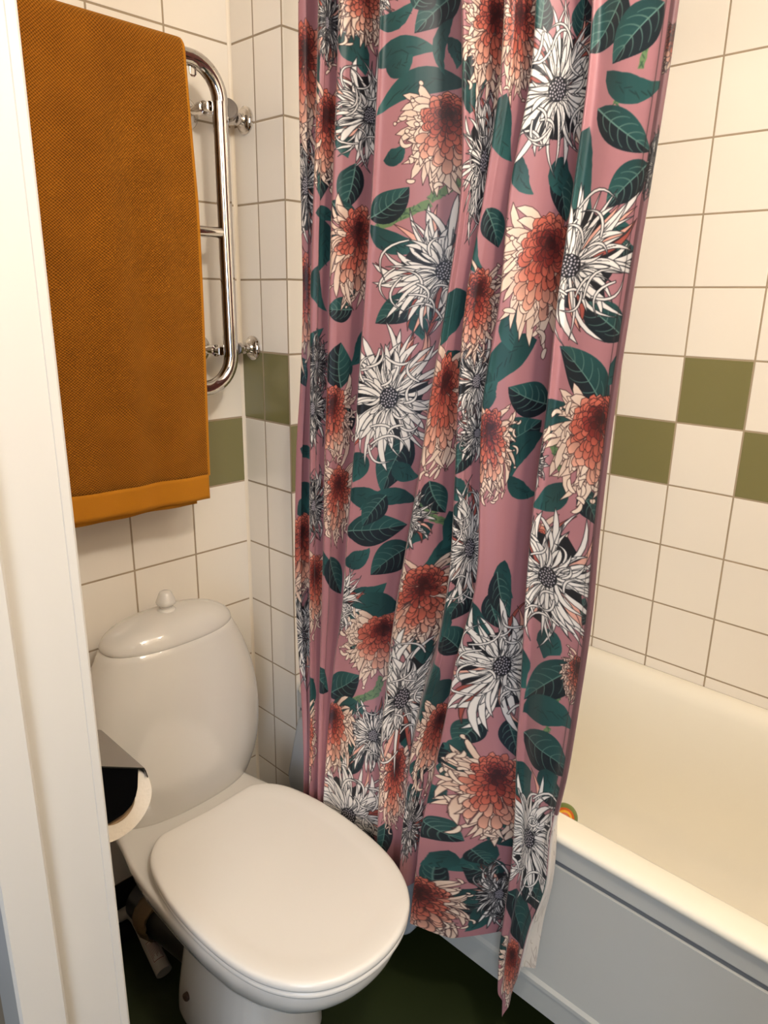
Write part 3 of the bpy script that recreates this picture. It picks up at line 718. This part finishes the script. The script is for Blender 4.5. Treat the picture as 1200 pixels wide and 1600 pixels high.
ZL=[0.62, 0.45, 0.3, 0.15, 0, -0.15, -0.3, -0.45, -0.6, -0.72, -0.84, -0.95, -1.05, -1.15, -1.25, -1.34]
TAB={"L0": [-0.2725, -0.2676, -0.2665, -0.2672, -0.2682, -0.2577, -0.2399, -0.2315, -0.227, -0.2313, -0.2623, -0.3134, -0.3187, -0.3162, -0.3137, -0.3115], "A": [-0.3446, -0.3387, -0.331, -0.3202, -0.3102, -0.3063, -0.3023, -0.298, -0.2943, -0.2926, -0.3128, -0.3533, -0.3582, -0.3561, -0.3539, -0.352], "B": [-0.3925, -0.389, -0.3807, -0.3699, -0.3625, -0.3549, -0.3463, -0.3411, -0.3339, -0.3279, -0.3426, -0.3809, -0.3857, -0.383, -0.3804, -0.3786], "C": [-0.4805, -0.4819, -0.4766, -0.4667, -0.4529, -0.439, -0.4254, -0.4088, -0.3955, -0.3726, -0.3761, -0.4041, -0.4025, -0.3972, -0.3918, -0.3895], "D": [-0.628, -0.6378, -0.6484, -0.654, -0.6352, -0.6089, -0.5868, -0.5598, -0.5349, -0.522, -0.5269, -0.5592, -0.5625, -0.5586, -0.5598, -0.5613], "E": [-0.7012, -0.7125, -0.7145, -0.6974, -0.6728, -0.6663, -0.6669, -0.6639, -0.644, -0.6139, -0.6038, -0.6235, -0.6236, -0.6219, -0.6227, -0.6252], "G": [-0.7479, -0.7602, -0.7648, -0.7418, -0.7348, -0.7146, -0.7183, -0.7203, -0.6884, -0.6709, -0.6591, -0.6545, -0.6484, -0.6395, -0.6343, -0.6352], "H": [-0.8227, -0.8396, -0.8491, -0.8422, -0.8315, -0.8276, -0.8182, -0.8169, -0.8205, -0.822, -0.8283, -0.8293, -0.8237, -0.8184, -0.8221, -0.8283], "I": [-0.9311, -0.9536, -0.9526, -0.9446, -0.9352, -0.9277, -0.9247, -0.9267, -0.921, -0.9143, -0.9025, -0.9012, -0.8798, -0.8672, -0.8605, -0.8618], "F": [-0.9014, -0.9202, -0.918, -0.9084, -0.8978, -0.8892, -0.8841, -0.8868, -0.8853, -0.8844, -0.8923, -0.8953, -0.8845, -0.8784, -0.8742, -0.8776]}
XT={"L0": [-0.045, -0.045, -0.045, -0.045, -0.045, -0.045, -0.045, -0.045, -0.045, -0.045, -0.0636, -0.1014, -0.108, -0.108, -0.108, -0.108], "A": [-0.062, -0.062, -0.062, -0.062, -0.062, -0.062, -0.062, -0.062, -0.062, -0.062, -0.0806, -0.1184, -0.125, -0.125, -0.125, -0.125], "B": [-0.062, -0.062, -0.062, -0.062, -0.062, -0.062, -0.062, -0.062, -0.062, -0.062, -0.0806, -0.1184, -0.125, -0.125, -0.125, -0.125], "C": [-0.062, -0.062, -0.062, -0.062, -0.062, -0.062, -0.062, -0.062, -0.062, -0.062, -0.0806, -0.1184, -0.125, -0.125, -0.125, -0.125], "D": [-0.062, -0.062, -0.062, -0.062, -0.062, -0.062, -0.062, -0.062, -0.062, -0.062, -0.0806, -0.1184, -0.125, -0.125, -0.125, -0.125], "E": [-0.062, -0.062, -0.062, -0.062, -0.062, -0.062, -0.062, -0.062, -0.062, -0.062, -0.0806, -0.1184, -0.125, -0.125, -0.125, -0.125], "G": [-0.062, -0.062, -0.062, -0.062, -0.062, -0.062, -0.062, -0.062, -0.062, -0.062, -0.0747, -0.1005, -0.105, -0.105, -0.105, -0.105], "H": [-0.062, -0.062, -0.062, -0.062, -0.062, -0.062, -0.062, -0.062, -0.062, -0.062, -0.062, -0.062, -0.062, -0.062, -0.062, -0.062], "I": [-0.062, -0.062, -0.062, -0.062, -0.062, -0.062, -0.062, -0.062, -0.062, -0.062, -0.062, -0.062, -0.062, -0.062, -0.062, -0.062], "F": [-0.03, -0.03, -0.03, -0.03, -0.03, -0.03, -0.03, -0.03, -0.03, -0.03, -0.03, -0.03, -0.03, -0.03, -0.03, -0.03]}
HEM_C=[0, 16, 20, 21, 25, 26, 29, 30, 31, 33, 34, 35, 36, 38, 39.5, 41, 42, 43]
HEM_Z=[-1.28, -1.27, -1.24, -1.22, -1.12, -1.1, -1.1, -1.13, -1.181, -1.192, -1.165, -1.175, -1.236, -1.295, -1.25, -1.148, -1.155, -1.168]
PANELS=[[-0.01, 0.0946], [0.0946, 0.1883], [0.1883, 0.3142], [0.3142, 0.5324], [0.5324, 0.6783], [0.6783, 0.7856], [0.7856, 0.9533], [0.9533, 1.0906], [1.0906, 1.1491]]
MOTIFS=[["S", 3, 0.473, 0.182, 0.434, 0.155, 0.0144], ["S", 3, 0.435, 0.15, 0.363, 0.113, 0.0152], ["S", 3, 0.439, 0.182, 0.438, 0.155, 0.0092], ["S", 7, 1.067, 0.312, 1.061, 0.27, 0.0084], ["S", 7, 1.047, 0.252, 1.035, 0.236, 0.0101], ["S", 4, 0.586, -0.332, 0.613, -0.362, 0.0157], ["S", 4, 0.61, -0.367, 0.638, -0.383, 0.0147], ["S", 7, 0.996, -0.178, 1.028, -0.234, 0.0137], ["S", 3, 0.467, -0.749, 0.457, -0.782, 0.0189], ["S", 3, 0.461, -0.779, 0.353, -0.827, 0.0199], ["S", 7, 1.071, -0.564, 1.052, -0.619, 0.0099], ["S", 7, 1.052, -0.652, 1.041, -0.672, 0.0103], ["T", 3, 0.345, 0.411, 0.402, 0.431, 0.0203], ["V", 3, 0.471, 0.445, 0.416, 0.396, 0.0357], ["T", 3, 0.35, 0.347, 0.432, 0.364, 0.0279], ["T", 3, 0.474, 0.317, 0.364, 0.283, 0.0296], ["T", 3, 0.463, 0.406, 0.453, 0.341, 0.0144], ["V", 4, 0.584, 0.34, 0.578, 0.279, 0.0238], ["T", 2, 0.21, 0.403, 0.245, 0.363, 0.0281], ["T", 1, 0.127, 0.385, 0.138, 0.289, 0.0242], ["V", 3, 0.354, 0.131, 0.4, 0.169, 0.0377], ["V", 2, 0.239, 0.219, 0.228, 0.156, 0.0284], ["V", 2, 0.211, 0.159, 0.246, 0.123, 0.0258], ["T", 3, 0.358, 0.116, 0.432, 0.091, 0.0251], ["T", 1, 0.131, 0.145, 0.16, 0.136, 0.0193], ["T", 2, 0.213, 0.101, 0.241, 0.087, 0.0229], ["T", 4, 0.593, 0.261, 0.619, 0.301, 0.0218], ["V", 7, 1.028, 0.352, 0.993, 0.303, 0.0366], ["V", 7, 1.076, 0.331, 1.03, 0.287, 0.0422], ["T", 7, 1.022, 0.273, 1.089, 0.252, 0.024], ["V", 7, 1.015, 0.231, 1.084, 0.182, 0.0302], ["T", 7, 1.003, 0.208, 1.026, 0.11, 0.0324], ["V", 7, 1.089, 0.16, 1.048, 0.122, 0.0365], ["V", 6, 0.873, 0.182, 0.897, 0.118, 0.0292], ["V", 6, 0.886, 0.334, 0.892, 0.377, 0.0348], ["T", 5, 0.72, 0.269, 0.743, 0.2, 0.0314], ["T", 6, 0.791, 0.192, 0.799, 0.127, 0.0187], ["T", 7, 1.048, 0.084, 1.097, 0.066, 0.0208], ["V", 2, 0.246, -0.019, 0.21, -0.019, 0.0346], ["V", 3, 0.434, -0.001, 0.379, -0.036, 0.0376], ["V", 2, 0.236, -0.157, 0.232, -0.087, 0.0417], ["T", 2, 0.274, -0.053, 0.254, -0.115, 0.0256], ["T", 4, 0.639, -0.002, 0.577, -0.073, 0.0533], ["T", 4, 0.635, -0.081, 0.588, -0.107, 0.04], ["T", 3, 0.353, -0.276, 0.353, -0.324, 0.0329], ["V", 3, 0.449, -0.244, 0.418, -0.337, 0.0513], ["V", 4, 0.602, -0.302, 0.626, -0.354, 0.0325], ["T", 3, 0.351, -0.345, 0.424, -0.349, 0.0336], ["T", 3, 0.474, -0.366, 0.383, -0.384, 0.0265], ["V", 3, 0.353, -0.429, 0.46, -0.415, 0.0533], ["T", 5, 0.697, -0.276, 0.735, -0.305, 0.0288], ["T", 5, 0.714, -0.144, 0.743, -0.119, 0.0246], ["V", 5, 0.737, -0.219, 0.705, -0.268, 0.0331], ["T", 0, 0.032, -0.298, 0.057, -0.321, 0.0193], ["T", 0, 0.029, -0.436, 0.057, -0.389, 0.0373], ["T", 6, 0.873, -0.06, 0.818, -0.127, 0.0391], ["V", 6, 0.905, -0.152, 0.848, -0.129, 0.0438], ["V", 7, 1.078, -0.138, 1.01, -0.068, 0.0443], ["V", 7, 1.095, -0.04, 1.033, 0.003, 0.0371], ["T", 7, 0.988, -0.136, 1.05, -0.164, 0.0394], ["V", 6, 0.842, -0.211, 0.893, -0.182, 0.0476], ["T", 6, 0.901, -0.203, 0.861, -0.266, 0.0286], ["T", 6, 0.859, -0.268, 0.903, -0.294, 0.0223], ["T", 7, 1.034, -0.254, 0.991, -0.29, 0.0306], ["V", 7, 1.061, -0.264, 1.093, -0.298, 0.0307], ["T", 6, 0.795, -0.098, 0.801, -0.164, 0.0156], ["T", 4, 0.612, -0.384, 0.584, -0.423, 0.0284], ["V", 3, 0.485, -0.462, 0.421, -0.514, 0.0566], ["T", 4, 0.652, -0.403, 0.61, -0.46, 0.038], ["T", 3, 0.349, -0.491, 0.398, -0.466, 0.0311], ["T", 3, 0.357, -0.568, 0.441, -0.543, 0.042], ["T", 3, 0.479, -0.602, 0.359, -0.631, 0.0472], ["V", 3, 0.346, -0.795, 0.409, -0.752, 0.0525], ["T", 3, 0.358, -0.827, 0.432, -0.824, 0.0287], ["V", 5, 0.748, -0.482, 0.715, -0.533, 0.0499], ["V", 5, 0.758, -0.605, 0.699, -0.561, 0.0462], ["V", 4, 0.646, -0.677, 0.627, -0.646, 0.0228], ["T", 5, 0.761, -0.683, 0.713, -0.757, 0.0494], ["T", 6, 0.809, -0.487, 0.854, -0.548, 0.0292], ["V", 6, 0.834, -0.47, 0.858, -0.526, 0.0283], ["V", 3, 0.435, -0.886, 0.386, -0.934, 0.0384], ["T", 2, 0.195, -0.475, 0.25, -0.54, 0.0264], ["V", 2, 0.229, -0.508, 0.262, -0.584, 0.0378], ["V", 2, 0.188, -0.756, 0.245, -0.805, 0.0384], ["V", 7, 1.081, -0.535, 1.007, -0.612, 0.0468], ["T", 7, 1.004, -0.644, 1.09, -0.635, 0.0414], ["V", 7, 1.008, -0.685, 1.097, -0.711, 0.0585], ["V", 6, 0.848, -0.718, 0.828, -0.767, 0.0301], ["V", 6, 0.888, -0.714, 0.903, -0.772, 0.0321], ["V", 6, 0.844, -0.812, 0.815, -0.78, 0.0401], ["T", 7, 0.992, -0.536, 0.999, -0.594, 0.035], ["T", 6, 0.841, -0.852, 0.81, -0.828, 0.027], ["T", 6, 0.825, -0.888, 0.805, -0.863, 0.0309], ["V", 6, 0.807, -0.933, 0.844, -0.954, 0.0417], ["T", 6, 0.872, -0.955, 0.838, -1.022, 0.0275], ["V", 6, 0.831, -1.079, 0.832, -1.008, 0.0194], ["V", 6, 0.89, -1.033, 0.854, -1.017, 0.0491], ["V", 6, 0.844, -1.125, 0.874, -1.075, 0.0409], ["T", 6, 0.872, -1.11, 0.863, -1.165, 0.0183], ["T", 7, 0.984, -0.737, 1.03, -0.793, 0.0666], ["V", 7, 1.098, -0.76, 1.065, -0.786, 0.0475], ["T", 6, 0.906, -0.955, 0.872, -0.906, 0.0204], ["V", 7, 0.995, -1.011, 1.093, -1.102, 0.0681], ["V", 7, 1.037, -0.964, 1.105, -1.0, 0.0516], ["T", 7, 0.987, -1.108, 1.038, -1.155, 0.0383], ["T", 1, 0.139, 0.053, 0.156, -0.015, 0.0207], ["T", 1, 0.123, -0.108, 0.149, -0.061, 0.0206], ["T", 1, 0.129, -0.526, 0.155, -0.603, 0.0254], ["T", 1, 0.106, -0.791, 0.125, -0.86, 0.0351], ["T", 5, 0.713, -0.883, 0.713, -0.95, 0.0242], ["T", 3, 0.459, -1.116, 0.408, -1.084, 0.0592], ["V", 5, 0.733, -0.834, 0.727, -0.874, 0.0361], ["V", 4, 0.594, -0.983, 0.581, -1.056, 0.0405], ["T", 3, 0.366, 0.35, 0.402, 0.36, 0.0264], ["V", 3, 0.41, 0.425, 0.438, 0.455, 0.033], ["T", 3, 0.457, 0.382, 0.467, 0.347, 0.0165], ["T", 3, 0.369, 0.216, 0.392, 0.234, 0.0197], ["T", 3, 0.428, 0.025, 0.479, -0.025, 0.0243], ["T", 3, 0.422, -0.031, 0.445, -0.063, 0.0206], ["V", 5, 0.717, 0.125, 0.741, 0.082, 0.0303], ["T", 5, 0.695, 0.124, 0.727, 0.045, 0.0244], ["T", 6, 0.815, 0.189, 0.837, 0.149, 0.0191], ["V", 6, 0.811, 0.334, 0.816, 0.377, 0.0288], ["T", 6, 0.885, 0.189, 0.885, 0.148, 0.0263], ["T", 2, 0.241, 0.288, 0.23, 0.237, 0.0239], ["V", 1, 0.144, 0.237, 0.141, 0.175, 0.0259], ["T", 1, 0.141, 0.132, 0.138, 0.055, 0.0224], ["T", 0, 0.027, 0.228, 0.043, 0.24, 0.0165], ["T", 7, 1.038, 0.112, 1.079, 0.094, 0.0188], ["V", 7, 1.083, 0.071, 1.062, 0.06, 0.0233], ["T", 7, 1.093, -0.067, 1.083, -0.102, 0.0208], ["T", 6, 0.843, -0.01, 0.838, -0.065, 0.0286], ["T", 6, 0.813, -0.161, 0.823, -0.121, 0.0219], ["V", 5, 0.726, -0.083, 0.719, -0.123, 0.0269], ["T", 2, 0.223, 0.055, 0.241, 0.001, 0.0249], ["V", 2, 0.253, -0.204, 0.237, -0.265, 0.0303], ["T", 3, 0.351, -0.143, 0.346, -0.213, 0.0288], ["T", 3, 0.434, -0.288, 0.473, -0.312, 0.0278], ["T", 4, 0.634, -0.363, 0.628, -0.425, 0.0231], ["V", 3, 0.42, -0.357, 0.386, -0.411, 0.0395], ["T", 5, 0.725, -0.319, 0.738, -0.375, 0.0277], ["T", 6, 0.858, -0.411, 0.877, -0.47, 0.0272], ["V", 6, 0.845, -0.432, 0.873, -0.505, 0.0338], ["T", 7, 1.017, -0.513, 1.051, -0.521, 0.0402], ["V", 7, 1.079, -0.46, 1.085, -0.421, 0.0247], ["T", 4, 0.604, -0.616, 0.629, -0.693, 0.0245], ["T", 5, 0.713, -0.52, 0.711, -0.572, 0.039], ["V", 3, 0.389, -0.684, 0.44, -0.711, 0.0376], ["T", 3, 0.374, -0.843, 0.362, -0.894, 0.0346], ["T", 5, 0.695, -0.695, 0.695, -0.629, 0.0342], ["T", 6, 0.844, -0.787, 0.819, -0.789, 0.0312], ["T", 6, 0.897, -0.849, 0.895, -0.916, 0.0193], ["T", 7, 1.058, -0.73, 1.084, -0.756, 0.0346], ["V", 6, 0.858, -0.975, 0.877, -1.002, 0.0287], ["T", 6, 0.835, -0.987, 0.817, -1.027, 0.0199], ["V", 8, 1.076, -0.929, 1.109, -1.023, 0.0781], ["T", 6, 0.857, -1.069, 0.887, -1.081, 0.035], ["T", 4, 0.609, -0.814, 0.643, -0.866, 0.0258], ["V", 0, 0.017, -0.115, 0.041, -0.166, 0.0308], ["T", 0, 0.039, -0.374, 0.052, -0.432, 0.0249], ["T", 0, 0.039, -0.578, 0.047, -0.671, 0.0262], ["W", 2, 0.259, 0.3, 0.0678, 0.0867], ["W", 4, 0.626, 0.197, 0.0502, 0.1115], ["W", 3, 0.466, 0.047, 0.0947, 0.1052], ["W", 0, 0.032, 0.197, 0.0488, 0.1085], ["W", 5, 0.737, -0.122, 0.0507, 0.0755], ["W", 5, 0.746, -0.206, 0.0445, 0.0522], ["W", 5, 0.739, -0.403, 0.0693, 0.1165], ["W", 3, 0.331, -0.583, 0.074, 0.0854], ["W", 3, 0.411, -1.025, 0.1099, 0.1241], ["W", 6, 0.896, -1.075, 0.0382, 0.0849], ["W", 1, 0.133, -0.403, 0.0367, 0.0816], ["W", 1, 0.129, -0.206, 0.0395, 0.0879], ["W", 3, 0.458, -0.861, 0.0789, 0.0686], ["W", 1, 0.144, 0.44, 0.0295, 0.0642], ["W", 0, 0.041, -0.72, 0.052, 0.1155], ["W", 4, 0.571, -0.366, 0.046, 0.0608], ["W", 1, 0.138, -0.122, 0.0272, 0.0605], ["W", 5, 0.728, -0.957, 0.0365, 0.0812], ["W", 7, 0.976, -0.225, 0.0298, 0.048], ["W", 8, 1.103, 0.159, 0.0236, 0.0424], ["R", 0, 0.035, 0.421, 0.0659, 0.1464], ["R", 5, 0.732, 0.374, 0.046, 0.0965], ["R", 4, 0.629, 0.392, 0.0591, 0.1026], ["R", 1, 0.146, 0.309, 0.0507, 0.1126], ["R", 2, 0.251, 0.122, 0.0572, 0.1271], ["R", 5, 0.723, 0.019, 0.0458, 0.1017], ["R", 2, 0.222, -0.188, 0.052, 0.1155], ["R", 4, 0.61, -0.122, 0.0715, 0.152], ["R", 6, 0.819, -0.188, 0.0495, 0.11], ["R", 0, 0.043, -0.479, 0.0654, 0.1453], ["R", 2, 0.245, 0.481, 0.048, 0.0744], ["R", 6, 0.896, 0.3, 0.0598, 0.0774], ["R", 7, 0.984, -0.347, 0.0801, 0.1129], ["R", 1, 0.139, -0.546, 0.0583, 0.1296], ["R", 3, 0.458, -0.64, 0.1099, 0.1095], ["R", 4, 0.612, -0.498, 0.0636, 0.1413], ["R", 5, 0.751, -0.758, 0.0589, 0.1252], ["R", 4, 0.616, -0.875, 0.0491, 0.1091], ["R", 3, 0.357, -0.84, 0.0671, 0.101], ["R", 6, 0.819, -1.094, 0.0532, 0.1183], ["R", 7, 1.056, -1.137, 0.0824, 0.1199], ["R", 0, 0.03, 0.037, 0.0676, 0.1501], ["R", 8, 1.103, 0.3, 0.0397, 0.0384], ["R", 2, 0.242, -0.347, 0.0532, 0.1182], ["R", 1, 0.112, -0.882, 0.0473, 0.105], ["R", 7, 1.087, -0.527, 0.0334, 0.0619], ["R", 7, 1.077, -0.15, 0.0877, 0.1169], ["R", 6, 0.876, 0.084, 0.0957, 0.1287], ["R", 3, 0.458, 0.281, 0.0821, 0.1036], ["R", 6, 0.876, -0.811, 0.0745, 0.1336], ["W", 6, 0.852, 0.272, 0.1088, 0.0997], ["W", 3, 0.407, -0.169, 0.1052, 0.1267], ["W", 7, 1.0, 0.047, 0.1178, 0.1025], ["W", 7, 1.024, -0.403, 0.1022, 0.1082], ["W", 6, 0.872, -0.608, 0.0953, 0.1315], ["W", 4, 0.61, -0.75, 0.0852, 0.1435], ["W", 7, 1.036, -0.875, 0.131, 0.1254]]

def print_image():
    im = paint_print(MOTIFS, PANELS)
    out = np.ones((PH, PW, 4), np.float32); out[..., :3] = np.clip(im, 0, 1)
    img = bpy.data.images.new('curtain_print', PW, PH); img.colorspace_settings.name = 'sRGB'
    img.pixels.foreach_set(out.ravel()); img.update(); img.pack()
    return img
def curtain_mat():
    m = bpy.data.materials.new('printed_satin'); m.use_nodes = True; nt = m.node_tree; b = nt.nodes['Principled BSDF']
    uv = nt.nodes.new('ShaderNodeUVMap'); t = nt.nodes.new('ShaderNodeTexImage'); t.image = print_image(); t.interpolation = 'Cubic'; t.extension = 'EXTEND'
    nt.links.new(uv.outputs[0], t.inputs[0])
    g = nt.nodes.new('ShaderNodeNewGeometry'); mx = nt.nodes.new('ShaderNodeMix'); mx.data_type = 'RGBA'
    nz = nt.nodes.new('ShaderNodeTexNoise'); nz.inputs['Scale'].default_value = 60; nt.links.new(uv.outputs[0], nz.inputs['Vector'])
    bk = nt.nodes.new('ShaderNodeMix'); bk.data_type = 'RGBA'; bk.inputs['A'].default_value = lin((206, 196, 184)); bk.inputs['B'].default_value = lin((178, 166, 152))
    nt.links.new(nz.outputs['Fac'], bk.inputs['Factor'])
    nt.links.new(g.outputs['Backfacing'], mx.inputs['Factor']); nt.links.new(t.outputs['Color'], mx.inputs['A']); nt.links.new(bk.outputs['Result'], mx.inputs['B'])
    nt.links.new(mx.outputs['Result'], b.inputs['Base Color'])
    b.inputs['Roughness'].default_value = .47; b.inputs['Specular IOR Level'].default_value = .35; b.inputs['Sheen Weight'].default_value = .15
    n2 = nt.nodes.new('ShaderNodeTexNoise'); n2.inputs['Scale'].default_value = 9; n2.inputs['Detail'].default_value = 3
    mp = nt.nodes.new('ShaderNodeMapping'); mp.inputs['Scale'].default_value = (6, 1, 1); nt.links.new(uv.outputs[0], mp.inputs[0]); nt.links.new(mp.outputs[0], n2.inputs['Vector'])
    bp = nt.nodes.new('ShaderNodeBump'); bp.inputs['Strength'].default_value = .25; bp.inputs['Distance'].default_value = .004
    nt.links.new(n2.outputs['Fac'], bp.inputs['Height']); nt.links.new(bp.outputs['Normal'], b.inputs['Normal'])
    return m
def curtain():
    R = curtain_rows(ZL, TAB, XT); SUB = 14; nc = R.shape[1]
    ts = np.linspace(0, nc-1, (nc-1)*SUB+1); fine = np.array([catmull(r, ts) for r in R])
    seg = np.linalg.norm(np.diff(fine, axis=1), axis=2); s = np.concatenate([[0], np.cumsum(np.median(seg[2:12], axis=0))])
    zl = np.array(ZL); hz = hem_z(ts/(1.0))
    NV = 260; v = np.linspace(0, 1, NV)
    Z = zl[0]+(hz[None, :]-zl[0])*v[:, None]
    V = np.linspace(0, len(zl)-1, (len(zl)-1)*16+1); S = catmull(fine.reshape(len(zl), -1), V).reshape(len(V), -1, 2); zz = catmull(zl[:, None], V)[:, 0]
    X = np.empty(Z.shape); Y = np.empty(Z.shape)
    for j in range(len(ts)):
        X[:, j] = np.interp(-Z[:, j], -zz, S[:, j, 0]); Y[:, j] = np.interp(-Z[:, j], -zz, S[:, j, 1])
    n = len(ts); co = np.stack([X, Y, Z+H], -1).reshape(-1, 3)
    org = np.array([-.05, -.6, H+.62])
    a = (np.arange(NV-1)[:, None]*n+np.arange(n-1)[None]).ravel()
    F = np.stack([a, a+n, a+n+1, a+1], 1)
    me = bpy.data.meshes.new('shower_curtain'); me.from_pydata((co-org).tolist(), [], F.tolist())
    me.materials.append(curtain_mat()); ul = me.uv_layers.new(name='UVMap')
    uv = np.stack([np.repeat(((s-S0)/(S1-S0))[None], NV, 0), (Z-T0)/(T1-T0)], -1).reshape(-1, 2)
    ul.data.foreach_set('uv', uv[F.ravel()].astype(np.float32).ravel())
    me.polygons.foreach_set('use_smooth', [True]*len(me.polygons)); me.update()
    root = thing('shower_curtain', 'mauve shower curtain printed with red and white chrysanthemums, hanging outside the bathtub', 'shower curtain', tuple(org))
    link('printed_cloth', me, root)
    # stitched hem along the free edge
    jc = int(np.argmin(abs(ts-42.0)))
    return root
cur = curtain()
rod = thing('curtain_rod', 'white shower curtain rod above the bathtub', 'curtain rod', (-.04, -1, 2.10))
mb = MB(); mb.tube([(-.04, YQ, 2.10), (-.04, YF, 2.10)], .0125, 'caulk', 20); mb.build('rod', rod)
for k in range(9):
    yy = -.26-.085*k
    mb = MB(); mb.tube([(-.04+.022*math.cos(a), yy, 2.092+.022*math.sin(a)) for a in [2*math.pi*j/20 for j in range(20)]], .0017, 'chrome', 8, closed=True)
    mb.build('ring', rod)
